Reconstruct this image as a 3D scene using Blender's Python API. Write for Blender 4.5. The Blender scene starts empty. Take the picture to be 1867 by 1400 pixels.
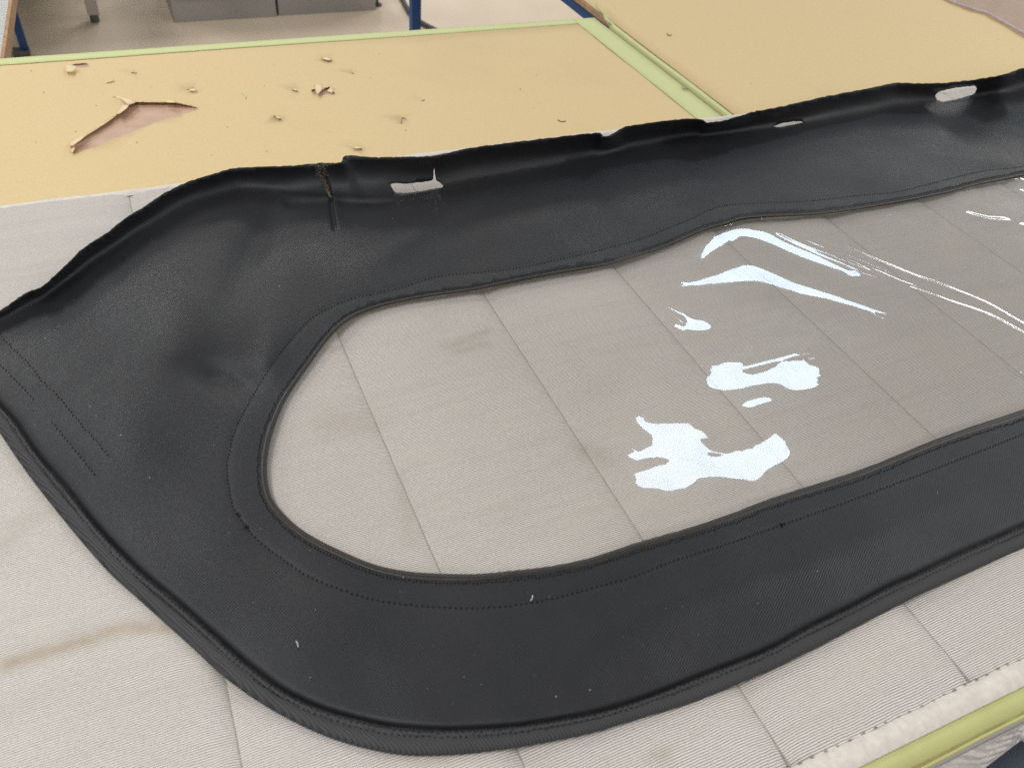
import bpy, bmesh, math, random
import numpy as np
from mathutils import Vector, Matrix
from mathutils.geometry import delaunay_2d_cdt

random.seed(4); RNG = np.random.default_rng(7)
SC = bpy.context.scene; COL = SC.collection

# ------------------------------------------------------------------ camera
H = 0.62                                   # lens height over the table top (z = 0)
F = 1500.0; CX, CY = 933.5, 700.0          # focal length and centre in photograph pixels (1867 x 1400)
R = np.array([[0.9126, -0.3997, 0.0861], [-0.2149, -0.6482, -0.7305], [0.3478, 0.6481, -0.6775]])
u_, s_, v_ = np.linalg.svd(R); R = u_ @ v_
cam = bpy.data.cameras.new('camera'); camo = bpy.data.objects.new('camera', cam); COL.objects.link(camo)
m = Matrix.Identity(4)
for i in range(3):
    m[i][0] = R[0, i]; m[i][1] = -R[1, i]; m[i][2] = -R[2, i]
m[2][3] = H
camo.matrix_world = m
cam.sensor_fit = 'HORIZONTAL'; cam.sensor_width = 36; cam.lens = 36 * F / 1867
cam.clip_start = 0.02; cam.clip_end = 60
cam.dof.use_dof = True; cam.dof.focus_distance = 1.05; cam.dof.aperture_fstop = 9.0
SC.camera = camo
SC.render.resolution_x = 1024; SC.render.resolution_y = 767
SC.cycles.use_denoising = False
SC.cycles.denoising_input_passes = 'RGB_ALBEDO_NORMAL'
SC.cycles.max_bounces = 8; SC.cycles.transparent_max_bounces = 12
SC.cycles.caustics_reflective = False; SC.cycles.caustics_refractive = False
SC.cycles.sample_clamp_indirect = 6
vs = SC.view_settings; vs.view_transform = 'Standard'; vs.look = 'None'; vs.exposure = 0.0; vs.gamma = 1

# ------------------------------------------------------------------ room light: pale room + ceiling luminaires
W = bpy.data.worlds.new('World'); SC.world = W; W.use_nodes = True
bg = W.node_tree.nodes['Background']; bg.inputs[0].default_value = (1.0, 0.97, 0.93, 1); bg.inputs[1].default_value = 0.37
ZC = 1.95                                  # luminaire height over the table
LX, LY = 0.50, 1.20
RAD = 11.4
def luminaire(x, y, rad=RAD, lx=LX, ly=LY, col=(1.0, 0.985, 0.96)):
    l = bpy.data.lights.new('ceiling_luminaire', 'AREA'); l.shape = 'RECTANGLE'; l.size = lx; l.size_y = ly
    l.color = col; l.energy = rad * math.pi * lx * ly
    o = bpy.data.objects.new('ceiling_luminaire', l); COL.objects.link(o); o.location = (x, y, ZC)
SPOT = (2.50, 2.16, .60, .30)              # the short twin fitting that the clear window mirrors
luminaire(SPOT[0], SPOT[1], 12.0, SPOT[2], SPOT[3], (.70, .85, 1.0))
for ly in (0.0, -2.30, 5.20, 7.70): luminaire(2.50, ly)  # the farthest one is added to brighten the back floor
for lx in (-4.0, -0.80):
    for ly in (2.70, 0.20, -2.30, 5.20, 7.70): luminaire(lx, ly)  # last of each column added for a brighter floor at the back
luminaire(5.90, 3.30, RAD, .70, 2.0)  # extra lamp, added for the window creases to mirror
for ly in (5.20, 7.70): luminaire(0.85, ly)  # extra column, added to brighten the floor behind the benches
for ly in (0.60, -1.90, 6.80): luminaire(5.60, ly)

# ------------------------------------------------------------------ helpers
def at(p, z=0.0):
    """photograph pixel(s) -> the place on the level z, as xyz"""
    p = np.atleast_2d(np.array(p, float))
    z = np.broadcast_to(np.asarray(z, float), (len(p),))
    d = np.c_[(p[:, 0] - CX) / F, (p[:, 1] - CY) / F, np.ones(len(p))] @ R
    t = (z - H) / d[:, 2]
    return np.c_[d[:, 0] * t, d[:, 1] * t, z]
def at_y(p, y):
    p = np.atleast_2d(np.array(p, float))
    d = np.c_[(p[:, 0] - CX) / F, (p[:, 1] - CY) / F, np.ones(len(p))] @ R
    t = y / d[:, 1]
    return np.c_[d[:, 0] * t, d[:, 1] * t, H + d[:, 2] * t]
def inpoly(P, poly):
    x, y = P[..., 0], P[..., 1]; ins = np.zeros(x.shape, bool); n = len(poly)
    for i in range(n):
        x0, y0 = poly[i][:2]; x1, y1 = poly[(i + 1) % n][:2]
        if y0 == y1: continue
        c = (y0 > y) != (y1 > y)
        ins ^= c & (x < (x1 - x0) * (y - y0) / (y1 - y0) + x0)
    return ins
def pdist(P, line):
    """distance of points to a polyline"""
    q = np.array(line, float); d = np.full(P.shape[:-1], 1e9)
    for a, b in zip(q[:-1], q[1:]):
        ab = b - a
        t = np.clip(((P - a) @ ab) / max(ab @ ab, 1e-12), 0, 1)
        d = np.minimum(d, np.linalg.norm(P - a - t[..., None] * ab, axis=-1))
    return d
def spline(p, k=6, closed=False):
    p = np.array(p, float); n = len(p); out = []
    for i in range(n if closed else n - 1):
        if closed: a, b, c, d = p[i - 1], p[i], p[(i + 1) % n], p[(i + 2) % n]
        else: a, b, c, d = p[max(i - 1, 0)], p[i], p[i + 1], p[min(i + 2, n - 1)]
        for t in np.arange(k) / k:
            out.append(.5 * (2 * b + (c - a) * t + (2 * a - 5 * b + 4 * c - d) * t * t + (3 * b - a - 3 * c + d) * t ** 3))
    if not closed: out.append(p[-1])
    return np.array(out)
def resample(p, step, closed=False):
    p = np.array(p, float)
    if closed: p = np.vstack([p, p[:1]])
    L = np.r_[0, np.cumsum(np.linalg.norm(np.diff(p, axis=0), axis=1))]
    n = max(int(round(L[-1] / step)), 1)
    s = np.linspace(0, L[-1], n + 1)
    if closed: s = s[:-1]
    return np.stack([np.interp(s, L, p[:, k]) for k in range(p.shape[1])], 1)
def offset(p, d):
    """open 2-D line moved sideways by d (to the left of its direction, image axes)"""
    p = np.array(p, float); t = np.gradient(p, axis=0); t /= np.linalg.norm(t, axis=1, keepdims=True) + 1e-12
    return p + np.c_[t[:, 1], -t[:, 0]] * np.asarray(d).reshape(-1, 1)
def smooth01(x): x = np.clip(x, 0, 1); return x * x * (3 - 2 * x)

def mk(name, V, Fc, mat, parent=None, smooth=True, attr=None, kind=None):
    V = np.asarray(V, float)
    if parent is not None: V = V - np.array(parent.location)
    me = bpy.data.meshes.new(name); me.from_pydata(V.tolist(), [], [list(map(int, f)) for f in Fc])
    me.materials.append(mat)
    if smooth: me.polygons.foreach_set('use_smooth', [True] * len(me.polygons))
    for k, a in (attr or {}).items():
        at_ = me.attributes.new(k, 'FLOAT', 'POINT'); at_.data.foreach_set('value', np.asarray(a, np.float32))
    me.update()
    o = bpy.data.objects.new(name, me); COL.objects.link(o)
    if parent is not None: o.parent = parent
    if kind: o['kind'] = kind
    return o
def thing(name, label, cat, loc, group=None):
    o = bpy.data.objects.new(name, None); COL.objects.link(o); o.location = loc; o.empty_display_size = .05
    o['label'] = label; o['category'] = cat
    if group: o['group'] = group
    return o
def tag(o, label, cat, group=None):
    o['label'] = label; o['category'] = cat
    if group: o['group'] = group
    return o
def box(x0, x1, y0, y1, z0, z1):
    V = [(x, y, z) for z in (z0, z1) for y in (y0, y1) for x in (x0, x1)]
    return V, [(0, 2, 3, 1), (4, 5, 7, 6), (0, 1, 5, 4), (2, 6, 7, 3), (0, 4, 6, 2), (1, 3, 7, 5)]
def mkbox(name, b, mat, parent=None, bev=0.002, seg=2, kind=None):
    V, Fc = box(*b); o = mk(name, V, Fc, mat, parent, smooth=False, kind=kind)
    if bev:
        md = o.modifiers.new('bevel', 'BEVEL'); md.width = bev; md.segments = seg
    return o
def grid_faces(n, k, closed=False):
    """n rows of k points"""
    f = []
    for i in range(n if closed else n - 1):
        j = (i + 1) % n
        for q in range(k - 1): f.append((i * k + q, i * k + q + 1, j * k + q + 1, j * k + q))
    return f
def solid(o, t, off=-1):
    md = o.modifiers.new('thickness', 'SOLIDIFY'); md.thickness = t; md.offset = off; return o
def tube(path, r, n=8):
    path = np.array(path, float); T = np.gradient(path, axis=0); T /= np.linalg.norm(T, axis=1, keepdims=True)
    V = []; up = np.array([.3, .1, 1.]); rr = np.broadcast_to(r, (len(path),))
    for p, t, q in zip(path, T, rr):
        a = np.cross(t, up); a /= np.linalg.norm(a); b = np.cross(a, t)
        for k in range(n):
            w = 2 * math.pi * k / n; V.append(p + q * (math.cos(w) * a + math.sin(w) * b))
    Fc = []
    for i in range(len(path) - 1):
        for k in range(n): Fc.append((i * n + k, i * n + (k + 1) % n, (i + 1) * n + (k + 1) % n, (i + 1) * n + k))
    Fc.append(tuple(range(n))[::-1]); Fc.append(tuple(range((len(path) - 1) * n, len(path) * n)))
    return V, Fc
def cdt(outer, holes, pts):
    """2-D constrained triangulation of a polygon with holes and free inner points"""
    vs_, es = [], []
    for loop in [outer] + list(holes):
        b = len(vs_); n = len(loop); vs_ += [tuple(p) for p in loop]; es += [(b + i, b + (i + 1) % n) for i in range(n)]
    vs_ += [tuple(p) for p in pts]
    co, _, fs, *_ = delaunay_2d_cdt([Vector((float(p[0]), float(p[1]))) for p in vs_], es, [], 0, 1e-5)
    co = np.array([(c.x, c.y) for c in co]); fs = np.array([f for f in fs if len(f) == 3])
    c = co[fs].mean(1); ok = inpoly(c, outer)
    for h in holes: ok &= ~inpoly(c, h)
    fs = fs[ok]
    a = co[fs]; ar = (a[:, 1, 0] - a[:, 0, 0]) * (a[:, 2, 1] - a[:, 0, 1]) - (a[:, 2, 0] - a[:, 0, 0]) * (a[:, 1, 1] - a[:, 0, 1])
    fs[ar < 0] = fs[ar < 0][:, ::-1]
    return co, fs
def hexpts(x0, x1, y0, y1, s):
    P = []
    for j, y in enumerate(np.arange(y0, y1, s * .866)):
        xs = np.arange(x0 + (s / 2 if j % 2 else 0), x1, s); P.append(np.c_[xs, np.full(len(xs), y)])
    return np.vstack(P)

# ------------------------------------------------------------------ materials
class NT:
    def __init__(s, name):
        s.m = bpy.data.materials.new(name); s.m.use_nodes = True; s.t = s.m.node_tree; s.n = s.t.nodes
        s.b = s.n['Principled BSDF']; s.out = s.n['Material Output']
    def new(s, k, **kw):
        n = s.n.new(k)
        for a, v in kw.items():
            if a.startswith('i_'):
                key = a[2:]; n.inputs[int(key) if key.isdigit() else key.replace('_', ' ')].default_value = v
            else: setattr(n, a, v)
        return n
    def link(s, a, b): s.t.links.new(a, b)
    def pos(s): return s.new('ShaderNodeNewGeometry').outputs['Position']
    def noise(s, scale, detail=3, rough=.55, vec=None, dist=0.):
        n = s.new('ShaderNodeTexNoise'); n.inputs['Scale'].default_value = scale; n.inputs['Detail'].default_value = detail
        n.inputs['Roughness'].default_value = rough; n.inputs['Distortion'].default_value = dist
        s.link(vec if vec is not None else s.pos(), n.inputs['Vector']); return n.outputs['Fac']
    def ramp(s, fac, *stops):
        r = s.new('ShaderNodeValToRGB'); e = r.color_ramp.elements
        while len(e) < len(stops): e.new(.5)
        for q, (p, c) in zip(e, stops): q.position = p; q.color = (*c, 1) if len(c) == 3 else c
        s.link(fac, r.inputs[0]); return r.outputs[0]
    def mix(s, fac, a, b, mode='MIX'):
        n = s.new('ShaderNodeMix', data_type='RGBA', blend_type=mode)
        for sock, v in ((n.inputs[0], fac), (n.inputs[6], a), (n.inputs[7], b)):
            if isinstance(v, (int, float)): sock.default_value = v
            elif isinstance(v, tuple): sock.default_value = (*v, 1)
            else: s.link(v, sock)
        return n.outputs[2]
    def math(s, op, a, b=0., c=0.):
        n = s.new('ShaderNodeMath', operation=op)
        for sock, v in zip(n.inputs, (a, b, c)):
            if isinstance(v, (int, float)): sock.default_value = v
            else: s.link(v, sock)
        return n.outputs[0]
    def bump(s, h, strength, dist):
        n = s.new('ShaderNodeBump'); n.inputs['Strength'].default_value = strength; n.inputs['Distance'].default_value = dist
        s.link(h, n.inputs['Height']); s.link(n.outputs[0], s.b.inputs['Normal']); return n
    def set(s, color=None, rough=None, spec=None, metal=None):
        if color is not None:
            if isinstance(color, tuple): s.b.inputs['Base Color'].default_value = (*color, 1)
            else: s.link(color, s.b.inputs['Base Color'])
        if rough is not None:
            if isinstance(rough, (int, float)): s.b.inputs['Roughness'].default_value = rough
            else: s.link(rough, s.b.inputs['Roughness'])
        if spec is not None: s.b.inputs['Specular IOR Level'].default_value = spec
        if metal is not None: s.b.inputs['Metallic'].default_value = metal
        return s
    def wave(s, axis_vec, period, warp=None):
        """sine over position projected on axis_vec, 0..1"""
        d = s.new('ShaderNodeVectorMath', operation='DOT_PRODUCT'); s.link(s.pos(), d.inputs[0]); d.inputs[1].default_value = axis_vec
        p = d.outputs['Value']
        if warp is not None: p = s.math('ADD', p, warp)
        q = s.math('SINE', s.math('MULTIPLY', p, 2 * math.pi / period))
        return s.math('MULTIPLY_ADD', q, .5, .5)

def plain(name, col, rough=.6, spec=.4, var=.12, scale=30, metal=0.):
    t = NT(name); n = t.noise(scale, 4)
    a = tuple(c * (1 - var) for c in col); b = tuple(min(1, c * (1 + var)) for c in col)
    t.set(t.ramp(n, (.3, a), (.7, b)), rough, spec, metal); t.bump(t.noise(scale * 12, 2), .15, .0006); return t.m

def twill_mat(name, col, col2, rough, ang=36, period=.00155, spec=.5, sheen=0.):
    t = NT(name); a = math.radians(ang)
    w = t.wave((-math.sin(a), math.cos(a), .62), period, t.math('MULTIPLY', t.noise(45, 2), .0035))
    n = t.noise(9, 4); nf = t.noise(700, 2)
    c = t.mix(w, col, col2); c = t.mix(t.math('MULTIPLY', n, .55), c, tuple(x * .72 for x in col2))
    dust = t.ramp(t.noise(3.5, 5, .6), (.45, (0, 0, 0)), (.75, (1, 1, 1)))
    c = t.mix(t.math('MULTIPLY', dust, .10), c, (.085, .078, .075))
    c = t.mix(t.math('MULTIPLY', t.ramp(nf, (.62, (0, 0, 0)), (.78, (1, 1, 1))), .25), c, (.07, .07, .07))
    t.set(c, t.ramp(n, (.3, (rough - .05,) * 3), (.7, (rough + .06,) * 3)), spec)
    t.b.inputs['Sheen Weight'].default_value = sheen; t.b.inputs['Sheen Tint'].default_value = (.80, .88, 1, 1); t.b.inputs['Specular Tint'].default_value = (.91, .95, 1, 1); t.b.inputs['Sheen Roughness'].default_value = .5
    h = t.math('ADD', t.math('MULTIPLY', w, .6), t.math('MULTIPLY', nf, .22))
    t.bump(h, .5, .0005); return t.m
M_FAB = twill_mat('black_twill_fabric', (.0030, .0033, .0043), (.0195, .0202, .0232), .46, period=.0021, spec=.43, sheen=.025)
M_BIND = twill_mat('black_binding_tape', (.010, .010, .011), (.050, .050, .053), .62, ang=118, period=.0022)
M_PIPE = plain('dark_rubbery_edge', (.020, .017, .015), .42, .5, .2, 120)
M_THREAD = plain('black_thread', (.004, .004, .0045), .7, .3, .2, 300)
M_BACK = plain('tan_backing_cloth', (.17, .125, .075), .9, .2, .25, 200)
M_FRAY = plain('frayed_beige_fibre', (.25, .22, .165), .9, .2, .4, 500)
M_LINT = plain('pale_lint', (.6, .6, .58), .9, .2, .2, 300)
M_BROWN = plain('brown_fibre', (.16, .095, .045), .9, .2, .2, 300)

def stripe_mat():
    t = NT('striped_grey_cloth')
    wob = t.math('MULTIPLY', t.noise(28, 3), .0040)
    w = t.wave((0, 1, 0), .00192, wob)
    w2 = t.wave((1, 0, 0), .00150, t.math('MULTIPLY', t.noise(60, 2), .003))
    gaps = t.ramp(t.noise(520, 2), (.40, (0, 0, 0)), (.62, (1, 1, 1)))
    dots = t.math('MULTIPLY', w2, gaps)
    band = t.noise(6.5, 4, .6)
    lite = t.mix(band, (.70, .665, .625), (.83, .795, .76))
    drk = t.mix(dots, (.34, .32, .30), (.15, .14, .135))
    s = t.ramp(w, (.28, (0, 0, 0)), (.66, (1, 1, 1)))
    c = t.mix(s, drk, lite)
    sc_ = t.new('ShaderNodeVectorMath', operation='MULTIPLY'); t.link(t.pos(), sc_.inputs[0]); sc_.inputs[1].default_value = (3.5, 75, 20)
    lines = t.noise(1.0, 4, .65, vec=sc_.outputs[0])
    c = t.mix(t.math('MULTIPLY', t.ramp(lines, (.48, (0, 0, 0)), (.72, (1, 1, 1))), .30), c, (.43, .40, .36))
    hue = t.ramp(t.noise(14, 3), (.50, (0, 0, 0)), (.72, (1, 1, 1)))
    c = t.mix(t.math('MULTIPLY', hue, .22), c, (.62, .56, .47))
    st = t.new('ShaderNodeAttribute', attribute_name='stain').outputs['Fac']
    c = t.mix(t.math('MULTIPLY', st, t.math('MULTIPLY_ADD', t.noise(90, 3), 1.2, .2)), c, (.36, .27, .17))
    t.set(c, .9, .15)
    h = t.math('ADD', t.math('MULTIPLY', lines, 2.5), t.math('ADD', w, t.math('MULTIPLY', dots, .5))); t.bump(h, .40, .0006); return t.m
M_CLOTH = stripe_mat()
M_FELT = plain('pale_felt_binding', (.70, .655, .60), .95, .1, .10, 160)
M_ETHR = plain('brown_hem_thread', (.30, .25, .21), .8, .2, .3, 300)
M_CTHR = plain('taupe_thread', (.34, .315, .285), .8, .2, .2, 300)

def paper_mat():
    t = NT('kraft_paper')
    a = t.noise(420, 4, .7); b = t.noise(5, 4); f = t.noise(1500, 1)
    c = t.ramp(a, (.25, (.615, .47, .240)), (.75, (.775, .615, .345)))
    c = t.mix(t.math('MULTIPLY', b, .35), c, (.69, .54, .315))
    c = t.mix(t.math('MULTIPLY', t.ramp(f, (.64, (0, 0, 0)), (.75, (1, 1, 1))), .35), c, (.80, .66, .42))
    c = t.mix(t.math('MULTIPLY', t.ramp(t.noise(900, 1), (.70, (0, 0, 0)), (.78, (1, 1, 1))), .45), c, (.33, .22, .10))
    scuff = t.ramp(t.noise(2.2, 6, .65, dist=.6), (.56, (0, 0, 0)), (.74, (1, 1, 1)))
    c = t.mix(t.math('MULTIPLY', scuff, .20), c, (.47, .35, .19))
    t.set(c, .72, .3)
    t.bump(t.math('ADD', t.math('MULTIPLY', a, .25), t.noise(26, 4)), .25, .002); return t.m
M_PAPER = paper_mat()
def tape_mat(name, c1, c2, rough):
    t = NT(name); n = t.noise(40, 4); k = t.noise(900, 2)
    c = t.mix(n, c1, c2); t.set(c, rough, .4)
    t.bump(t.math('ADD', t.math('MULTIPLY', t.noise(16, 3), 1.), t.math('MULTIPLY', k, .2)), .35, .0015); return t.m
M_TAPE = tape_mat('green_masking_tape', (.575, .625, .295), (.64, .68, .35), .65)
M_TAPE_E = tape_mat('yellow_green_edge_tape', (.52, .53, .225), (.61, .62, .28), .7)
M_BOARD = plain('reddish_hardboard', (.56, .385, .285), .6, .3, .12, 25)
M_PLY = plain('raw_board_edge', (.42, .27, .16), .8, .2, .2, 60)
M_GAP = plain('tan_tape_gap', (.42, .37, .15), .8, .2, .2, 60)  # tan olive tone of the recessed line
M_STEEL_B = plain('blue_painted_steel', (.012, .065, .21), .4, .5, .15, 12)
M_NAVY = plain('dark_navy_steel', (.012, .028, .055), .45, .5, .15, 12)
M_GREY = plain('grey_laminate', (.40, .41, .42), .45, .4, .06, 8)
M_CAB = plain('grey_painted_metal', (.33, .31, .30), .5, .4, .08, 6)
M_LEG = plain('light_grey_leg', (.50, .45, .42), .5, .4, .06, 12)
M_FOOT = plain('dark_grey_plastic', (.13, .125, .12), .6, .3, .15, 40)
M_RUB = plain('grey_rubber', (.07, .07, .07), .6, .4, .15, 40)
def floor_mat():
    t = NT('cream_floor')
    a = t.noise(2.2, 5); b = t.noise(240, 3)
    c = t.ramp(a, (.3, (.66, .55, .415)), (.7, (.75, .64, .50)))
    c = t.mix(t.math('MULTIPLY', b, .25), c, (.62, .52, .40))
    sc = t.ramp(t.noise(9, 6, .7, dist=1.2), (.62, (0, 0, 0)), (.72, (1, 1, 1)))
    c = t.mix(t.math('MULTIPLY', sc, .18), c, (.45, .37, .28))
    t.set(c, .45, .4); return t.m
M_FLOOR = floor_mat()
def clear_mat(name, tint, f0, rough, haze, hcol, tint2=None):
    t = NT(name); t.n.remove(t.b)
    tr = t.new('ShaderNodeBsdfTransparent'); tr.inputs[0].default_value = (*tint, 1)
    if tint2:                                                  # tint deepens towards the right, mottled by noise
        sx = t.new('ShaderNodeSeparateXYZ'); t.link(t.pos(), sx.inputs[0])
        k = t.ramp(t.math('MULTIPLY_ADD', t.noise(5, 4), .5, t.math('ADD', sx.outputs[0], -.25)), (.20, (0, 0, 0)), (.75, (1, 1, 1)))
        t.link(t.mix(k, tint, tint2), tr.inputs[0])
    gl = t.new('ShaderNodeBsdfGlossy'); gl.inputs['Roughness'].default_value = rough; gl.inputs[0].default_value = (.93, .97, 1, 1)
    g2 = t.new('ShaderNodeBsdfGlossy'); g2.inputs['Roughness'].default_value = .22; g2.inputs[0].default_value = (.93, .97, 1, 1)
    gm = t.new('ShaderNodeMixShader'); gm.inputs[0].default_value = .16; t.link(gl.outputs[0], gm.inputs[1]); t.link(g2.outputs[0], gm.inputs[2])
    t.link(t.math('MULTIPLY_ADD', t.ramp(t.noise(16, 6, .7, dist=.8), (.45, (0, 0, 0)), (.7, (1, 1, 1))), .22, .06), gm.inputs[0])
    df = t.new('ShaderNodeBsdfDiffuse'); df.inputs[0].default_value = (*hcol, 1)
    g = t.new('ShaderNodeNewGeometry'); dt = t.new('ShaderNodeVectorMath', operation='DOT_PRODUCT')
    t.link(g.outputs['Incoming'], dt.inputs[0]); t.link(g.outputs['Normal'], dt.inputs[1])
    c = t.math('SUBTRACT', 1., t.math('ABSOLUTE', dt.outputs['Value']))
    fr = t.math('MULTIPLY_ADD', t.math('POWER', c, 5.), 1 - f0, f0)   # reflectance of both faces of the thin sheet
    a = t.new('ShaderNodeMixShader'); t.link(tr.outputs[0], a.inputs[1]); t.link(df.outputs[0], a.inputs[2])
    hz = t.ramp(t.noise(9, 5, .6), (.40, (0, 0, 0)), (.75, (1, 1, 1))); t.link(t.math('MULTIPLY_ADD', hz, haze * .8, haze * .6), a.inputs[0])
    b = t.new('ShaderNodeMixShader'); t.link(fr, b.inputs[0])
    t.link(a.outputs[0], b.inputs[1]); t.link(gm.outputs[0], b.inputs[2]); t.link(b.outputs[0], t.out.inputs[0]); return t.m
M_VINYL = clear_mat('clear_tinted_vinyl', (1., .995, .985), .060, .018, .026, (.5, .48, .45), (.855, .85, .835))
M_FILM = clear_mat('clear_pink_film', (.88, .80, .81), .075, .04, .12, (.6, .55, .55))
M_FILM_E = plain('thick_film_edge', (.50, .42, .47), .25, .5, .1, 60)
M_BAG = clear_mat('milky_plastic_bag', (.94, .94, .96), .075, .14, .70, (.86, .86, .88))

# ================================================================== the setting
V, Fc = box(-6, 9, -3, 9, -.87, -.85)
mk('floor', V, Fc, M_FLOOR, smooth=False, kind='structure')

# ------------------------------------------------------------------ left workbench
X_R = .960; Y_F = .105; Y_B = 1.611
bench = thing('workbench', 'paper covered workbench under the black panel, edged with green tape', 'workbench', (.0, .85, -.85))
mkbox('table_top', (-1.4, X_R - .001, Y_F + .0005, Y_B - .0005, -.020, -.0004), M_BOARD, bench, .001)
# the paper, with its tears
PXT = {  # torn openings, photograph pixels
 'big': [(130,266),(160,246),(190,227),(217,207),(235,191),(245,186.5),(275,187),(312,186.5),(337,190.5),(359,196),(357,200.5),(325,210),(287,222),(250,237),(212,252),(175,267),(145,276),(132,279),(136,271)],
 'slot': [(131,117),(157,114.5),(162,118),(161,123),(146,123),(141,122),(136,121)],
 'mid': [(567.6,165.5),(574,161.5),(577,172),(584,168),(591,164),(600,158),(606,163),(609,169),(611,173),(599,171),(584,174),(574,173)],
 'a': [(585,108),(592,107),(601,111.5),(609,112),(597,113.5),(590,110.5)],
 'b': [(340,163.5),(348,161),(355,160.2),(354,162),(347,163),(343,165)],
 'c': [(239,133),(251,133.2),(251,134.8),(239,134.6)],
 'd': [(498,211),(501,212),(505,216),(512,217.5),(515,220),(512,220.5),(505,218.5),(500,215)],
 'e': [(533,166),(537,163.5),(541,165),(543,168),(540,169),(537,166.5)],
 'f': [(734,214),(743,217.5),(738,219),(734,226),(731,228),(731,224)],
 'g': [(644,273),(650,269.5),(657,270),(661,273.5),(659,275),(650,272.5)],
 'h': [(768,184),(775,182.5),(776,184),(769,185.6)],
 'i': [(639,135.5),(643,132.5),(646,134.5),(645,136.5),(642,135)],
 'j': [(347,166.2),(353,166.8),(352,168.6),(346,168)],
}
ZP = .0011
def paper(name, outer, holes_px, ridges, parent):
    """paper sheet lying on the board; ridges = (px line, lift, reach): edges that curl up from the board"""
    holes = []
    for h in holes_px:
        q = resample(np.array(h, float), 3.0, True)
        q = q + RNG.normal(0, .35, q.shape)
        holes.append(at(q, ZP)[:, :2])
    P = []
    x0, y0 = outer.min(0); x1, y1 = outer.max(0)
    g = hexpts(x0 + .02, x1 - .02, y0 + .02, y1 - .02, .045); g = g[inpoly(g, outer)]; P.append(g)
    for ln, lift, reach in ridges:
        w = at(ln, ZP)[:, :2]; lo = w.min(0) - reach * 2; hi = w.max(0) + reach * 2
        f = hexpts(lo[0], hi[0], lo[1], hi[1], .005)
        f = f[(pdist(f, w) < reach * 2) & inpoly(f, outer)]; P.append(f)
    P = np.vstack(P)
    for h in holes:
        P = P[~inpoly(P, h) & (pdist(P, np.vstack([h, h[:1]])) > .0025)]
    P = P + RNG.normal(0, .0004, P.shape)
    co, fs = cdt(outer, holes, P)
    dz = np.zeros(len(co))
    for ln, lift, reach in ridges:
        w = at(ln, ZP)[:, :2]
        d = pdist(co, w)
        # only the far side of the line curls
        dz = np.maximum(dz, lift * np.exp(-(d / reach) ** 2) * smooth01((np.interp(co[:, 0], w[:, 0], 1 - np.abs(np.linspace(-1, 1, len(w))) ** 3)) * 1.6)
                        * (co[:, 1] > np.interp(co[:, 0], w[:, 0], w[:, 1]) - .0035))
    k = (H - ZP - dz) / (H - ZP)
    xyz = np.c_[co * k[:, None], ZP + dz + .0006 * np.sin(co[:, 0] * 23) * np.sin(co[:, 1] * 17)]
    o = mk(name, xyz, fs, M_PAPER, parent); return solid(o, .0004)
outer = np.array([(-1.35, Y_F + .012), (X_R - .030, Y_F + .012), (X_R - .030, Y_B - .016), (-1.35, Y_B - .016)])
up1 = [(128,266),(160,246),(190,227),(217,207),(235,191),(245,186.5),(275,187),(312,186.5),(337,190.5),(361,196)]
paper('kraft_paper', outer, list(PXT.values()), [(up1, .0042, .016), ([(566,165),(577,166),(600,158),(612,173)], .004, .010), ([(130,117),(146,115),(163,118)], .002, .008)], bench)
M_UNDER = plain('pale_paper_underside', (.80, .66, .42), .8, .2, .08, 300)
def flap(pts, parent=None, mat=M_UNDER):
    """a torn lip of paper: outline in pixels with heights (mm) over the paper"""
    p = np.array([q[:2] for q in pts], float); z = ZP + .0006 + np.array([q[2] for q in pts]) / 1000
    V = at(p, z); c = V.mean(0); c[2] += .0006
    n = len(V); mid = (V + c) / 2; mid[:, 2] += .0004
    VV = np.vstack([V, mid, c]); Fc = []
    for i in range(n):
        j = (i + 1) % n; Fc += [(i, j, n + j, n + i), (n + i, n + j, 2 * n)]
    o = mk('torn_flap', VV, Fc, mat, parent or bench); solid(o, .0004, 0); return o
flap([(117,124,1),(121,119,5),(132,121,7),(142,122,6),(138,128,3),(131,132,6),(121,131.5,4)])
flap([(574,153,.3),(587,154,.3),(588.5,162,3),(584,168,5),(578,173.5,6),(575.5,164,4)])
flap([(204,177.5,5),(214,175.5,10),(226,179,9),(243,183,9),(247,187.5,10),(234,192.5,11),(229,189,8),(218,181,7)])
flap([(224,192,6),(237,190,10),(231,198,11),(217,208.5,11),(212,208,7)])
flap([(125,263,2),(133,257,5),(150,249,7),(160,245,8),(147,256,9),(132,266.5,9),(126,266,5)])
flap([(131,270,.4),(136,267,4),(136.5,271,5),(132,279.5,3),(129,277,.5)])
flap([(298,186,8),(310,182.5,11),(319,184.5,11),(320,187.5,12),(308,187.5,12)])
flap([(586,107,3),(596,104.5,1),(603,107,1),(603,110.5,3),(597,110.5,3)])
flap([(345,163,1),(353,161.5,3),(358,163,3),(357,166,2),(350,167,2)])
flap([(193,152.5,.3),(205,146.5,.5),(208.5,146,3),(206,149,1)], mat=M_PAPER)
flap([(596,166,1),(603,160,4),(608,166,4),(604,170,2)])
for pts in ([(533,163,1),(540,162.5,2),(542,166,3),(537,165,3)], [(643,271,2),(652,267,2),(661,271,3),(652,271,3)], [(500,209.5,1),(507,214,2),(514,216.5,3),(506,216.5,3)]): flap(pts)
lip = spline(up1, 5); V = []
tl = np.linspace(-1, 1, len(lip)); hl = ZP + .0042 * smooth01((1 - np.abs(tl) ** 3) * 1.6)
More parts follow.
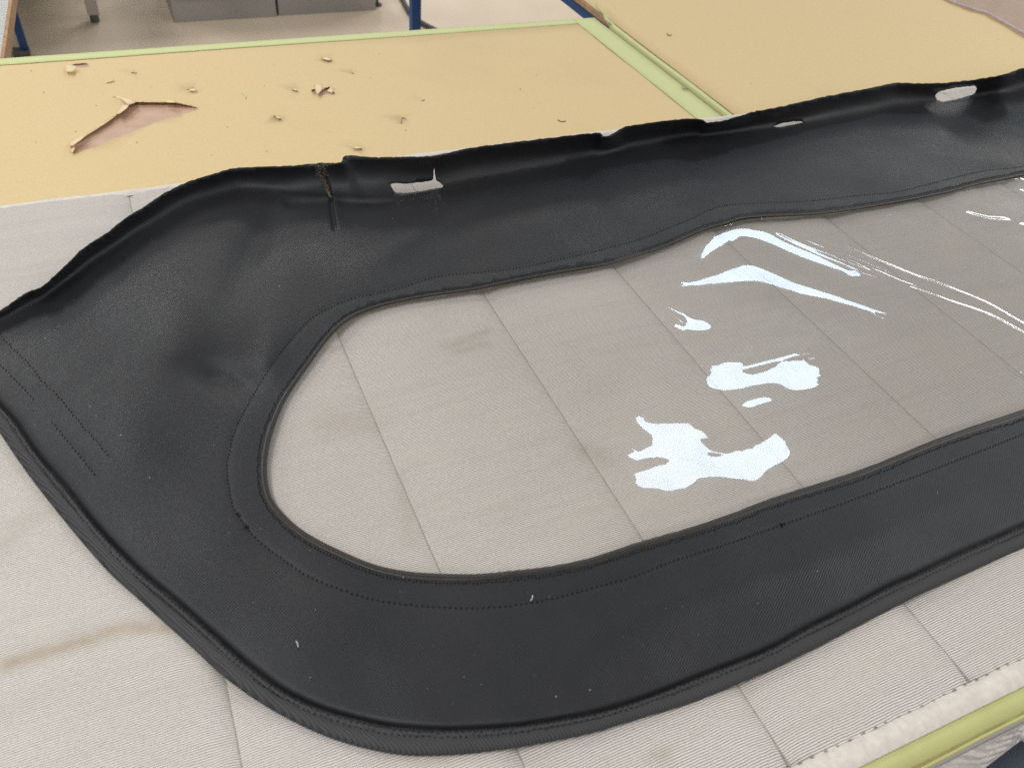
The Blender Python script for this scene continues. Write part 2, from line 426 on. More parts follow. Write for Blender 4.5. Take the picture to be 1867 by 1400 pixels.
for i, p in enumerate(lip):
    wv = (2.2 + 1.3 * math.sin(i * .9) + .8 * math.sin(i * 2.3)) * (1 - abs(tl[i]) ** 4)
    n_ = np.array([-.35, -1.]) if p[0] < 240 else np.array([.1, -1.])
    for k_, (a_, b_) in enumerate(((0, 0.), (.5, .0016), (1, .0006))): V.append(at([p + n_ * wv * a_ + (0, .4)], hl[i] + .0006 + b_)[0])
o = mk('torn_flap', V, grid_faces(len(lip), 3), M_UNDER, bench); solid(o, .0003, 0)
# green tape along the far edge and the right edge, on top of the paper
def tape_strip(name, x0, x1, y0, y1, z, mat, parent, nx, ny, wob=.0012, tear=0.):
    V = []
    for i in range(nx):
        for j in range(ny):
            x = x0 + (x1 - x0) * i / (nx - 1); y = y0 + (y1 - y0) * j / (ny - 1)
            if (x1 - x0) > (y1 - y0): y += wob * math.sin(x * 9 + j * 2) * .5 * (j in (0,)) + (random.uniform(-1, 1) * tear if j == 0 else 0)
            else: x += (wob * math.sin(y * 7) + random.uniform(-1, 1) * tear) if i == 0 else 0
            V.append((x, y, z + random.uniform(0, .0002)))
    o = mk(name, V, [f[::-1] for f in grid_faces(nx, ny)], mat, parent); solid(o, .0003); return o
tape_strip('green_tape', -1.38, X_R, Y_B - .027, Y_B, ZP + .0006, M_TAPE, bench, 160, 4, .002, .0005)
tape_strip('green_tape', X_R - .052, X_R + .0005, Y_F + .002, Y_B - .0005, ZP + .0011, M_TAPE, bench, 4, 140, .001, .0005)
# front edge: taped nose, recessed line, lower lip and raw board
def edge_strip(name, prof, mat, wob):
    V = []; nx = 220
    for i in range(nx):
        x = -1.38 + (X_R + 1.38) * i / (nx - 1)
        w = wob * (.6 * math.sin(x * 17 + len(prof)) + .4 * math.sin(x * 61 + 1))
        for y, z in prof: V.append((x, y + w * (z < .0005), z + w * .5 * (z < .0005)))
    mk(name, V, [f[::-1] for f in grid_faces(nx, len(prof))], mat, bench)
edge_strip('edge_tape', [(.152, .0021), (.1085, .0021), (.1055, .0014), (.1022, -.0016), (.0996, -.0062), (.0984, -.0100), (.0982, -.0124), (.105, -.0128)], M_TAPE_E, .0006)
edge_strip('tape_gap', [(.105, -.0118), (.0972, -.0126), (.0966, -.0142), (.105, -.0146)], M_GAP, .0003)
edge_strip('edge_tape', [(.105, -.0138), (.0958, -.0144), (.0946, -.0158), (.0942, -.0174), (.105, -.018)], M_TAPE_E, .0004)
edge_strip('board_edge', [(.105, -.0172), (.0940, -.0176), (.0926, -.0192), (.0924, -.0238), (.105, -.0242)], M_CAB, .0002)
mkbox('frame_rail', (-1.30, X_R - .03, Y_F + .036, Y_F + .076, -.11, -.0245), M_NAVY, bench, .003)  # same blue frame, its shade put into a navy colour
mkbox('frame_rail', (-1.30, X_R - .03, Y_B - .10, Y_B - .06, -.07, -.0215), M_STEEL_B, bench, .003)
for lx, ly in ((-1.26, Y_F + .10), (X_R - .09, Y_F + .10), (-1.26, Y_B - .12), (X_R - .09, Y_B - .12)):
    mkbox('leg', (lx - .02, lx + .02, ly - .02, ly + .02, -.85, -.0218), M_STEEL_B, bench, .003)
# ------------------------------------------------------------------ right workbench
ZR = .0008; XL = .986
rb = thing('workbench', 'second workbench to the right, its brown paper clean and its frame blue', 'workbench', (1.8, 1.4, -.85))
mkbox('table_top', (XL, 2.9, -.30, 2.99, -.0118, ZR - .0006), M_PLY, rb, .001)
oo = np.array([(XL + .004, -.29), (2.89, -.29), (2.89, 2.98), (XL + .004, 2.98)])
g = hexpts(XL + .05, 2.8, -.25, 2.95, .08)
co, fs = cdt(oo, [], g); o = mk('kraft_paper', np.c_[co, ZR + .0006 + .0005 * np.sin(co[:, 0] * 9) * np.sin(co[:, 1] * 7)], fs, M_PAPER, rb); solid(o, .0004)
# loose tape folded over its left edge, torn off towards the far end
def folded_tape(y0, y1, n, name='green_tape', xo=.9742, wid=.0085, drop=.0165):
    V = []
    for i in range(n):
        y = y0 + (y1 - y0) * i / (n - 1)
        e = smooth01((y - (y1 - .05)) / .05)
        x = xo + .0006 * math.sin(y * 12) + .0010 * (1.13 - y) * 0
        V += [(x + wid + .0008 * math.sin(y * 21) + e * .004, y, ZR + .0030), (x + .0015 + e * .010, y, ZR + .0026), (x + e * .012, y, ZR + .0010),
              (x + .0002 + e * .012, y, ZR - .006), (x + .0012 + e * .011, y, ZR - drop * (1 - .6 * e))]
    o = mk(name, V, grid_faces(n, 5), M_TAPE, rb); solid(o, .0003, 0); return o
folded_tape(-.28, 1.60, 120)
folded_tape(1.76, 2.9, 40, xo=.9835, wid=.006, drop=.004)
# curled torn end of the tape
V = [at([(1085,2)], .012)[0], at([(1091,13)], .016)[0], at([(1099,19)], .018)[0], at([(1105,28)], .012)[0], at([(1114,44)], .008)[0], at([(1103,38)], .006)[0], at([(1097,24)], .011)[0], at([(1088,16)], .010)[0]]
o = mk('torn_tape_end', V, [(0, 1, 7), (1, 2, 6, 7), (2, 3, 5, 6), (3, 4, 5)], M_TAPE, rb); solid(o, .0004, 0)
mkbox('frame_rail', (.996, 1.030, -.20, 2.96, -.040, -.0122), M_STEEL_B, rb, .002)
mkbox('frame_rail', (1.031, 2.8, 2.90, 2.94, -.045, -.0122), M_STEEL_B, rb, .002)
for lx, ly in ((.984, 2.915), (2.8, 2.915), (2.8, -.15), (1.02, -.15)):
    mkbox('leg', (lx, lx + .035, ly, ly + .035, -.85, -.041), M_STEEL_B, rb, .003)

# ------------------------------------------------------------------ things behind
gt = thing('side_table', 'grey topped table with a plywood edge at the far left', 'table', (-.7, 2.9, -.85))
e0, e1 = at([(8,100), (22,0)], -.02)
dx = (e1 - e0)[0] / (e1 - e0)[1]
ex = lambda y: e0[0] + dx * (y - e0[1])
ya, yb = 1.640, 3.96
V = [(-1.5, ya, -.02), (ex(ya) - .006, ya, -.02), (ex(yb) - .006, yb, -.02), (-1.5, yb, -.02)]
V += [(x, y, -.045) for x, y, z in V]
mk('table_top', V, [(0, 1, 2, 3), (7, 6, 5, 4), (0, 4, 5, 1), (1, 5, 6, 2), (2, 6, 7, 3), (3, 7, 4, 0)], M_GREY, gt, smooth=False)
V = [(ex(ya) - .0058, ya, -.0195), (ex(ya), ya, -.0205), (ex(yb), yb, -.0205), (ex(yb) - .0058, yb, -.0195)]
V += [(x, y, -.046) for x, y, z in V]
mk('plywood_edge', V, [(0, 1, 2, 3), (7, 6, 5, 4), (0, 4, 5, 1), (1, 5, 6, 2), (2, 6, 7, 3), (3, 7, 4, 0)], M_PLY, gt, smooth=False)
fx, fy = at([(47,98)], -.85)[0][:2]
mkbox('leg', (fx - .014, fx + .016, fy - .015, fy + .015, -.845, -.047), M_STEEL_B, gt, .002)
mkbox('leg', (-1.45, -1.42, fy - .015, fy + .015, -.85, -.047), M_STEEL_B, gt, .002)
mkbox('leg', (-1.45, -1.42, 1.70, 1.73, -.85, -.047), M_STEEL_B, gt, .002)
mkbox('foot_plate', (fx - .045, fx + .018, fy - .035, fy + .03, -.8495, -.832), M_FOOT, gt, .003)

dk = thing('desk', 'desk standing over a dark patch of floor on a pale square leg', 'desk', (-.5, 4.5, -.85))
lx, ly = at([(174,40)], -.85)[0][:2]
mkbox('desk_top', (-1.4, lx + .10, ly - .06, ly + .80, -.16, -.13), M_GREY, dk, .003)
mkbox('modesty_panel', (-1.3, lx + .04, ly + .55, ly + .57, -.84, -.1602), M_FOOT, dk, .002)
mkbox('desk_pedestal', (-1.2, -.42, ly + .12, ly + .54, -.80, -.1604), M_FOOT, dk, .004)
for px, py in ((lx, ly), (-1.35, ly), (-1.35, ly + .7), (lx, ly + .7)):
    mkbox('leg', (px - .024, px + .024, py - .024, py + .024, -.815, -.1602), M_LEG, dk, .003)
    V, Fc = tube([(px, py, -.85), (px, py, -.8152)], .019, 14); mk('leg_foot', V, Fc, M_FOOT, dk, smooth=False)

def cabinet(bl, br, label):
    p0, p1 = at([bl, br], -.85)
    t = thing('drawer_cabinet', label, 'cabinet', ((p0[0] + p1[0]) / 2, p0[1], -.85), 'grey metal drawer cabinets by the wall')
    y = min(p0[1], p1[1]); d = .55
    mkbox('body', (p0[0], p1[0], y + .004, y + d, -.846, -.20), M_CAB, t, .004)
    z0 = -.85 + .105
    for k in range(3):
        dr = mkbox('drawer', (p0[0] + .022, p1[0] - .022, y - .010, y + .0035, z0 + k * .175, z0 + k * .175 + .170), M_CAB, t, .003)
        hx = (p0[0] + p1[0]) / 2
        mkbox('handle', (hx - .06, hx + .06, y - .026, y - .0105, z0 + k * .175 + .12, z0 + k * .175 + .135), M_FOOT, t, .003)
    mkbox('plinth', (p0[0] + .003, p1[0] - .003, y, y + .0035, -.8495, z0 - .006), M_CAB, t, .001)
    return t
cabinet((317,42), (505,30), 'grey drawer cabinet nearer the desk leg')
cabinet((508.5,29.5), (685,18), 'grey drawer cabinet nearer the blue bench leg')
rk = thing('steel_rack', 'pale rack upright on a small levelling foot beside the cabinets', 'rack', tuple(at([(690,13)], -.85)[0]))
q = at([(690,13)], -.85)[0]
mkbox('upright', (q[0] - .02, q[0] + .02, q[1] + .0, q[1] + .04, -.80, -.2), M_LEG, rk, .003)
V, Fc = tube([(q[0], q[1] + .02, -.842), (q[0], q[1] + .02, -.8002)], .007, 10); mk('foot_stem', V, Fc, M_FOOT, rk)
V, Fc = tube([(q[0], q[1] + .02, -.85), (q[0], q[1] + .02, -.8422)], .022, 14); mk('foot_pad', V, Fc, M_RUB, rk, smooth=False)
ln = spline(at([(722,-18), (733,0), (745,22), (760,38), (776,48), (792,56), (815,66)], -.842), 8); ln[:, 2] = -.838
V, Fc = tube(ln, .012, 10); tag(mk('floor_cable', V, Fc, M_RUB), 'dark grey hose lying on the cream floor behind the blue leg', 'hose')

# ================================================================== quilted cloth
XS = [(-.05 + .305 * k) * H for k in range(-3, 11)]
CY0, CY1 = .128, 1.098
def stain_at(P):
    s = np.zeros(len(P))
    def streak(ln, w, a):
        return a * np.exp(-(pdist(P, at(spline(ln, 4), .008)[:, :2]) / w) ** 2)
    s = np.maximum(s, streak([(10,1212),(60,1196),(120,1180),(175,1165),(225,1148),(312,1146)], .0065, .60))
    s = np.maximum(s, streak([(0,1000),(60,940),(95,905)], .012, .20))
    s = np.maximum(s, streak([(1195,1380),(1215,1377)], .006, .45))
    s = np.maximum(s, streak([(815,632),(850,622),(888,606)], .007, .40)); s = np.maximum(s, streak([(830,642),(885,628)], .006, .35))
    s = np.maximum(s, streak([(1065,815),(1100,835)], .014, .32))
    s = np.maximum(s, streak([(600,775),(660,770)], .018, .25)); s = np.maximum(s, streak([(730,860),(745,990)], .006, .18))
    return s
cloth = thing('quilted_cloth', 'pale grey pinstriped quilted cloth spread under the black panel', 'cloth', (.6, .6, .0))
def cloth_z(s, w, y, k):
    base = .0042 + .0050 * (1 - np.exp(-s / .13)) * (1 - np.exp(-(1 - s) / .045))
    puck = (.00055 * np.sin(y * 2 * math.pi / .023 + 2.1 * k + 3 * np.sin(y * 9)) + .0004 * np.sin(y * 2 * math.pi / .041 + k)) * np.exp(-np.minimum(s, 1.3 * (1 - s)) * w / .026) * smooth01(np.minimum(s, 1 - s) * w / .009)
    soft = .0006 * np.sin(y * 21 + 5 * s + k) + .0005 * np.sin(y * 47 + 2.3 * k + 4 * s)
    edge = .0016 * smooth01((CY0 + .03 - y) / .03)
    return base + puck + soft * np.minimum(1, 6 * np.minimum(s, 1 - s)) - edge
for k in range(len(XS) - 1):
    nx, ny = 30, 300
    s = np.linspace(0, 1, nx) ** 1.0; s = .5 - .5 * np.cos(math.pi * s); y = np.linspace(CY0, CY1, ny)
    S, Y = np.meshgrid(s, y, indexing='ij'); w = XS[k + 1] - XS[k]
    jig = lambda kk, yy: .00012 * np.sin(yy * 2 * math.pi / .046 + kk) + .0004 * np.sin(yy * 5 + 2 * kk)
    X = XS[k] + S * w + jig(k, Y) * (1 - S) + jig(k + 1, Y) * S
    Z = cloth_z(S, w, Y, k)
    V = np.stack([X, Y, Z], -1).reshape(-1, 3)
    mk('quilt_channel', V, [f[::-1] for f in grid_faces(nx, ny)], M_CLOTH, cloth, attr={'stain': stain_at(V[:, :2])})
# seam threads sunk between the channels
V, Fc = [], []
for k in range(1, len(XS) - 1):
    for y in np.arange(CY0 + .004, CY1 - .004, .0042):
        x = XS[k] + .00012 * math.sin(y * 2 * math.pi / .046 + k) + .0004 * math.sin(y * 5 + 2 * k)
        b, f = box(x - .0008, x + .0008, y, y + .0043, .0036, .0045); n = len(V); V += b; Fc += [tuple(i + n for i in q) for q in f]
mk('seam_stitching', V, Fc, M_CTHR, cloth, smooth=False, kind='stuff')
# scalloped felt binding on the near edge, ragged felt on the far edge
def felt(y0, y1, name, amp, per, ragged):
    nx, kk = 900, 9; V = []
    xs = np.linspace(XS[0], XS[-1], nx); ph = np.cumsum(RNG.normal(0, .03, nx))
    for i, x in enumerate(xs):
        sc = abs(math.sin(math.pi * x / per + ph[i]))
        for j in range(kk):
            t = j / (kk - 1); y = y0 + (y1 - y0) * t
            y += (RNG.normal(0, ragged) + .0015 * math.sin(x * 37) * (ragged > 0)) * (t > .8)
            z = .0045 + (.0052 + amp * sc) * math.sin(math.pi * (t * .92 + .04)) ** .6 - .001 * t
            V.append((x, y, z))
    F_ = grid_faces(nx, kk)
    return mk(name, V, F_ if y1 < y0 else [f[::-1] for f in F_], M_FELT, cloth)
felt(CY0 + .003, CY0 - .0165, 'felt_binding', .0011, .027, 0.)
felt(CY1 - .003, CY1 + .013, 'felt_binding', .0006, .05, .0011)
V, Fc = [], []
for x in np.arange(XS[0], XS[-1], .0125):
    q = np.array([x + random.uniform(-.001, .001), CY0 + .0022, 0]); L = random.uniform(.0022, .0036); q[1] += random.uniform(-.0006, .0006)
    b, f = box(q[0], q[0] + L, q[1], q[1] + .0009, .0066, .0080); n = len(V); V += b; Fc += [tuple(i + n for i in g_) for g_ in f]
mk('edge_stitching', V, Fc, M_ETHR, cloth, smooth=False, kind='stuff')

# ================================================================== black convertible-top window panel
TOP = [(-118,642),(-60,604),(0,568),(47,536),(75,525),(105,500),(130,475),(155,452),(197,425),(225,402),(270,374),(302,352),(345,332),(385,320),(420,309),(467,305.5),(517,304),(562,300.5),(583,298.5),(622,296.5),(629,284),(674,287.5),(742,287),(782,286),(812,281),(837,275),(877,268),(934,261),(1009,252),(1089,243.5),(1097,249),(1106,250),(1117,246),(1134,235),(1159,229),(1246,218),(1281,219.5),(1289,225),(1324,220),(1371,206),(1400,200.5),(1445,191),(1492,180),(1540,170),(1592,161),(1630,152.5),(1670,153),(1725,152),(1787,145),(1830,137),(1853,128.5),(1867,125),(1930,112),(2060,88)]
WIN = [(514,742),(494,797),(486,845),(488,882),(499,915),(532,952),(572,980),(627,1007),(684,1030),(742,1042),(797,1046),(867,1047),(934,1041),(996,1034),(1059,1022),(1109,1007),(1171,987),(1259,962),(1334,937),(1400,911),(1462,891),(1575,855),(1700,804),(1775,777),(1867,747),(1990,700),(2010,500),(1990,292),(1867,320),(1775,339),(1732,351),(1650,367),(1575,380),(1492,391),(1400,395.5),(1351,400),(1324,409),(1294,416.5),(1256,432),(1209,452),(1149,472),(1099,485),(1009,500),(934,514),(864,529),(779,541),(704,556),(664,569),(637,582),(614,600),(590,628),(566,662),(539,700)]
OUT = [(-112,640),(-80,672),(-40,730),(0,790),(42,852),(82,905),(130,965),(170,1012),(205,1050),(250,1090),(300,1135),(350,1180),(410,1235),(467,1276),(529,1312),(592,1341),(654,1361),(717,1374),(767,1377.5),(842,1375),(934,1364),(1009,1351),(1084,1335),(1159,1312),(1234,1290),(1284,1272),(1334,1252),(1400,1224),(1475,1188),(1550,1149),(1645,1100),(1700,1073.5),(1760,1046.5),(1867,998),(1960,955),(2070,900)]
GRV = [(-112,640),(-76,657),(-40,695),(0,742),(27,772),(67,830),(120,892),(175,962),(220,1010),(262,1050),(325,1102),(390,1160),(437,1202),(467,1226),(517,1262),(579,1292),(642,1311),(704,1325),(767,1331),(842,1332),(934,1326),(1009,1315),(1084,1301),(1159,1280),(1234,1252),(1309,1222),(1400,1186),(1475,1145),(1550,1109),(1625,1070),(1672,1050),(1750,1012),(1867,960),(1960,912),(2070,850)]
CREASE = [(-110,641),(-50,612),(32,573),(62,553),(100,523),(140,495),(185,467),(225,442),(275,415),(325,387),(375,367),(425,355),(467,352),(542,357),(600,360),(692,364),(742,357),(817,342),(892,328),(934,320),(1034,299),(1109,277),(1184,264),(1259,250),(1330,240),(1400,234),(1500,222),(1600,205),(1675,194),(1725,186),(1785,180),(1867,160),(1960,140),(2060,120)]
ST1 = [(1990,276),(1867,304),(1800,311),(1737,325),(1637,350),(1575,356),(1475,367),(1400,370),(1329,374),(1296,382),(1259,400),(1209,420),(1159,439),(1084,459),(1009,476),(934,491),(817,502),(789,507),(762,515),(717,529),(642,545),(607,559),(574,577),(549,599),(512,642),(485,682),(465,715),(440,760),(425,795),(414,845),(415,872),(422,915),(432,937),(465,980),(512,1017),(559,1049),(607,1069),(667,1090),(717,1099),(779,1105.5),(854,1109),(934,1104),(1009,1091),(1084,1071),(1159,1050),(1221,1025),(1309,997),(1400,966),(1425,957),(1525,922),(1625,885),(1725,847),(1867,791),(1990,742)]
STA = [(-40,575),(0,610),(22,634),(55,667),(85,702),(110,727),(147,772),(190,822),(198,833)]
STB1 = [(-40,628),(0,665),(27,692),(37,702),(66,734)]
STB2 = [(94,769),(120,800),(150,837),(172,865),(180,873)]
SLOTS = [[(712,337),(716,334),(742,335),(770,332.5),(789.5,329),(790.6,318),(791.4,306.5),(793.2,313),(795.2,328.6),(802,332),(809,339),(806,342.5),(792,344),(779,346.5),(767,349),(742,352),(722,352),(716,346)],
         [(1409,231.5),(1425,225),(1445,222.5),(1462,221),(1466,224),(1452,226.5),(1437,229),(1420,232.5)],
         [(1705,176),(1708,170.5),(1715,167),(1735,162),(1757,159),(1777,157),(1781,162),(1779,168),(1775,172.5),(1750,180),(1720,186.5),(1709,182.5)]]
TEAR = [(585,300),(589,312),(591,322),(597,338),(601,352),(604,362),(600.5,353),(595,339),(588.5,323),(586,312)]
ZB = .0175
TOPs = spline(TOP, 3); CREs = spline(CREASE, 4); GRVs = spline(GRV, 4); OUTs = spline(OUT, 4); WINs = spline(WIN, 4, True); ST1s = spline(ST1, 4)
def gauss(P, c, su, sv, rot, a):
    r = math.radians(rot); d = P - np.array(c, float)
    x = d[:, 0] * math.cos(r) + d[:, 1] * math.sin(r); y = -d[:, 0] * math.sin(r) + d[:, 1] * math.cos(r)
    return a * np.exp(-(x / su) ** 2 - (y / sv) ** 2)
def valley(P, ln, w, a): return a * np.exp(-(pdist(P, spline(ln, 4)) / w) ** 2)
def above(P, ln): return P[:, 1] < np.interp(P[:, 0], ln[:, 0], ln[:, 1])
def taper(q, a, b): return np.clip(1 - (2 * (q - a) / (b - a) - 1) ** 4, 0, 1) * ((q > a) & (q < b))
TEARL = [(585,302),(589,318),(595,337),(601,352),(604,364)]
def Zpanel(P):
    P = np.asarray(P, float); u, v = P[:, 0], P[:, 1]
    z = np.full(len(P), .0195)
    dc = pdist(P, CREs); de = pdist(P, TOPs); ab = above(P, CREs)
    # humps and hollows of the body
    z += gauss(P, (330,570), 140, 110, -30, .015) + gauss(P, (235,800), 105, 100, 40, .008) + gauss(P, (110,650), 90, 70, -30, .003)
    z += gauss(P, (462,470), 42, 95, 28, -.0130) + gauss(P, (405,690), 75, 34, 15, -.0115) + gauss(P, (500,610), 26, 70, 12, .0035) + gauss(P, (560,480), 50, 60, 0, .004)
    z += gauss(P, (690,470), 60, 40, -20, .002) + gauss(P, (770,420), 95, 20, -30, .0036) + gauss(P, (1000,400), 160, 45, -12, .003) + gauss(P, (1220,350), 120, 40, -14, .0016)
    z += gauss(P, (1500,290), 160, 40, -8, .004) + gauss(P, (1800,285), 80, 22, 10, .004)
    z += smooth01((u - 1680) / 110) * valley(P, [(1600,190),(1690,215),(1760,232),(1830,252),(1900,270),(2000,290)], 15, -.0050)
    z += gauss(P, (700,1180), 330, 60, 8, .003) + gauss(P, (1300,1090), 260, 45, -22, .004) + gauss(P, (1700,930), 200, 40, -25, .004)
    # crease of the tuck flap and the turned-up flap behind it
    z += np.where(ab, 0, .0022 * np.exp(-dc / 30)) + .0011 * np.exp(-(dc / 4.5) ** 2)
    t = dc / (dc + de + 1e-6)
    lift = np.interp(u, [-100, 30, 130, 300, 480, 600, 640, 900, 1300, 1700, 1867, 2060], [.007, .019, .029, .033, .036, .041, .051, .053, .049, .046, .052, .056])
    z += np.where(ab, .0022 * np.exp(-dc / 20) + lift * (.50 * t + .50 * t ** 2.0), 0)
    # raised lobe of the fold at the right end
    lob = smooth01((u - 1770) / 70)
    up = np.interp(u, [1770, 1867, 2060], [184, 176, 150]); lo = np.interp(u, [1770, 1867, 2060], [186, 242, 330])
    z += lob * .020 * smooth01((lo - v) / np.maximum(lo - up, 1))
    # the split by the left tear and the crease across it
    z += valley(P, TEARL, 3.6, -.0036) + taper(v, 362, 424) * (valley(P, [(603,358),(605,388),(611,420)], 4.2, -.0046) + valley(P, [(613,370),(618,425)], 7, .0012))
    z += taper(u, 515, 606) * valley(P, [(505,373),(570,373.5),(610,370)], 8, -.0028) + taper(u, 606, 725) * valley(P, [(600,368),(660,372),(740,368)], 7, -.0030)
    # sewn lines pull the cloth down
    z -= .0006 * np.exp(-(pdist(P, ST1s) / 5) ** 2)
    for s in (STA, STB1 + STB2): z -= .00035 * np.exp(-(pdist(P, spline(s, 3)) / 5) ** 2)
    dg = pdist(P, GRVs); z -= .0055 * np.exp(-(dg / 8) ** 2) * np.where(P[:, 1] > np.interp(u, GRVs[:, 0], GRVs[:, 1]), 1.15, 1) + .0012 * np.exp(-(dg / 40) ** 2)
    dw = pdist(P, np.vstack([WINs, WINs[:1]])); z -= .0014 * np.exp(-(dw / 40) ** 2)
    z += .0006 * np.sin(u * .021 + v * .013) + .0003 * np.sin(u * .041 - v * .019 + 1) * np.sin(v * .011)
    return np.maximum(z, .0122)
def on_panel(px, dz=0.): return at(px, Zpanel(np.asarray(px, float)) + dz)
panel = thing('soft_top_panel', 'black fabric convertible roof panel with a clear plastic rear window', 'car top panel', (.5, .6, .0))
outl = np.vstack([TOPs, offset(GRVs, -9)[::-1]])
outl = resample(outl, 5.5, True)
top_part = outl[:, 1] < np.interp(outl[:, 0], CREs[:, 0], CREs[:, 1])
outl += RNG.normal(0, .45, outl.shape) * top_part[:, None]
hole_w = resample(WINs, 6, True)
cw = np.roll(hole_w, -1, 0) - np.roll(hole_w, 1, 0); cw /= np.linalg.norm(cw, axis=1, keepdims=True)
nw = np.c_[-cw[:, 1], cw[:, 0]]
test = inpoly(hole_w + nw * 3, WINs); nw[test] *= -1           # outward from the window
hole_f = hole_w + nw * 5
slots = [resample(s, 4, True) for s in SLOTS]
slots = [q + RNG.normal(0, .22, q.shape) for q in slots]
P = [hexpts(-120, 2070, 80, 1400, 8.5)]
for ln, offs in ((ST1s, (-10, -5, 0, 5, 10)), (CREs, (-12, -6, 0, 6, 12, 18)), (GRVs, (-4, 0, 4, 8, 12, 18, 26))):
    for q in offs: P.append(resample(offset(ln, q), 6))
for s in (STA, STB1, STB2):
    for q in (-5, 0, 5): P.append(resample(offset(spline(s, 3), q), 6))
g = np.vstack([hexpts(515, 730, 345, 445, 4.2), hexpts(570, 625, 300, 430, 2.4)]); P.append(g)
base_n = len(P[0]); extra = np.vstack(P[1:]); b0 = P[0]
cell = set(map(tuple, np.floor(extra / 6).astype(int)))
keep = np.array([tuple(c) not in cell for c in np.floor(b0 / 6).astype(int)])
P = np.vstack([b0[keep], extra]); P = P + RNG.normal(0, .15, P.shape)
ok = inpoly(P, outl) & ~inpoly(P, hole_f) & (pdist(P, np.vstack([outl, outl[:1]])) > 3) & (pdist(P, np.vstack([hole_f, hole_f[:1]])) > 3)
for s in slots: ok &= ~inpoly(P, s) & (pdist(P, np.vstack([s, s[:1]])) > 2)
co, fs = cdt(outl, [hole_f] + slots, P[ok])
o = mk('fabric', at(co, Zpanel(co)), fs[:, ::-1], M_FAB, panel); solid(o, .0011)

# folded binding along the lower outer edge
n = 420
Gr = resample(GRVs, 1, False); Gr = resample(GRVs, np.linalg.norm(np.diff(GRVs, axis=0), axis=1).sum() / (n - 1)); Or = resample(OUTs, np.linalg.norm(np.diff(OUTs, axis=0), axis=1).sum() / (n - 1))
prof = [(-.03, .0100), (-.005, .0140), (.03, .0166), (.09, .0173), (.20, .0170), (.27, .0162), (.34, .0170), (.50, .0170), (.70, .0162), (.88, .0148), (.96, .0132), (1.0, .0112), (.995, .0088), (.97, .0072)]
V = []
for i in range(n):
    w = .0004 * math.sin(i * .11) + .0002 * math.sin(i * .29 + 1) + .0001 * math.sin(i * .9)
    for t, z in prof:
        p = Gr[i] * (1 - t) + Or[i] * t
        V.append(at([p], z + w * (.2 < t < .97))[0])
o = mk('edge_binding', V, [f[::-1] for f in grid_faces(n, len(prof))], M_BIND, panel)
# rounded lip round the window
wid = np.where(hole_w[:, 1] < np.interp(hole_w[:, 0], [480, 560, 640, 2000], [800, 700, 640, 420]), np.interp(hole_w[:, 0], [500, 560, 700], [11, 8, 5]), 12.5)
V = []; K = len(hole_w)
zp = Zpanel(hole_w + nw * 14)
for t, f in ((-.10, 0.), (.0, .45), (.22, .85), (.5, 1.0), (.8, .85), (1.0, .4)):
    p = hole_w + nw * (wid * t)[:, None]
    z = (ZB - .0012) * (1 - f) + (zp + .0010) * f
    V.append(at(p, z))
V = np.stack(V, 1).reshape(-1, 3)
o = mk('window_piping', V, grid_faces(K, 6, True), M_PIPE, panel)
bm = bmesh.new(); bm.from_mesh(o.data); bmesh.ops.recalc_face_normals(bm, faces=bm.faces); bm.to_mesh(o.data); bm.free()
# tan backing that shows under the upper lip
top_i = [i for i in range(K) if hole_w[i, 1] < np.interp(hole_w[i, 0], [600, 2000], [640, 330]) and 560 < hole_w[i, 0] < 1985]
V = []
for i in top_i:
    a = 2.0 + 2.4 * math.exp(-((hole_w[i, 0] - 1400) / 70) ** 2) + .6 * math.sin(i * .4) + .4 * math.sin(i * 1.3)
    V += [at([hole_w[i] + nw[i] * 4], ZB - .0012)[0], at([hole_w[i] - nw[i] * a * .5], ZB - .0009)[0], at([hole_w[i] - nw[i] * a], ZB - .0016)[0]]
o = mk('backing_edge', V, grid_faces(len(top_i), 3), M_BACK, panel)

# stitches
def stitches(px, pitch, length, r, dz=.0003, jit=.00025, zfun=None):
    px = spline(px, 4); w = at(px, Zpanel(px) if zfun is None else zfun(px))
    L = np.r_[0, np.cumsum(np.linalg.norm(np.diff(w, axis=0), axis=1))]
    s = np.arange(0, L[-1] - length, pitch)
    def pick(q): return np.stack([np.interp(q, L, w[:, k]) for k in range(3)], 1)
    A, B_ = pick(s), pick(s + length * RNG.uniform(.8, 1.1, len(s))); V, Fc = [], []
    for a, b in zip(A, B_):
        t = (b - a) / np.linalg.norm(b - a); nrm = np.cross((0, 0, 1), t); nrm /= np.linalg.norm(nrm)
        a = a + nrm * RNG.normal(0, jit) + (0, 0, dz); b = b + nrm * RNG.normal(0, jit) + (0, 0, dz)
        m0 = (a + b) / 2 + (0, 0, r * .8); k = len(V)
        V += [a - (0, 0, r), m0 - nrm * r, m0 + (0, 0, r * .6), m0 + nrm * r, b - (0, 0, r)]
        Fc += [(k, k + 2, k + 1), (k, k + 3, k + 2), (k + 4, k + 1, k + 2), (k + 4, k + 2, k + 3)]
    return V, Fc
def stitch_part(name, jobs):
    V, Fc = [], []
    for args in jobs:
        v, f = stitches(*args); n = len(V); V += v; Fc += [tuple(i + n for i in q) for q in f]
    return mk(name, V, Fc, M_THREAD, panel, smooth=False, kind='stuff')
stitch_part('window_stitching', [(ST1, .0046, .0031, .00072)])
lipline = np.vstack([hole_w + nw * (wid * 1.12 + 2)[:, None]])
i0 = int(np.argmax(hole_w[:, 0])); lipline = np.roll(lipline, -i0, 0)
stitch_part('lip_stitching', [(lipline[2:-2:6], .0032, .0028, .00075, .0003, .0006)])
stitch_part('dart_stitching', [(s, .0056, .0031, .00075, .0003, .0005) for s in (STA, STB1, STB2)])
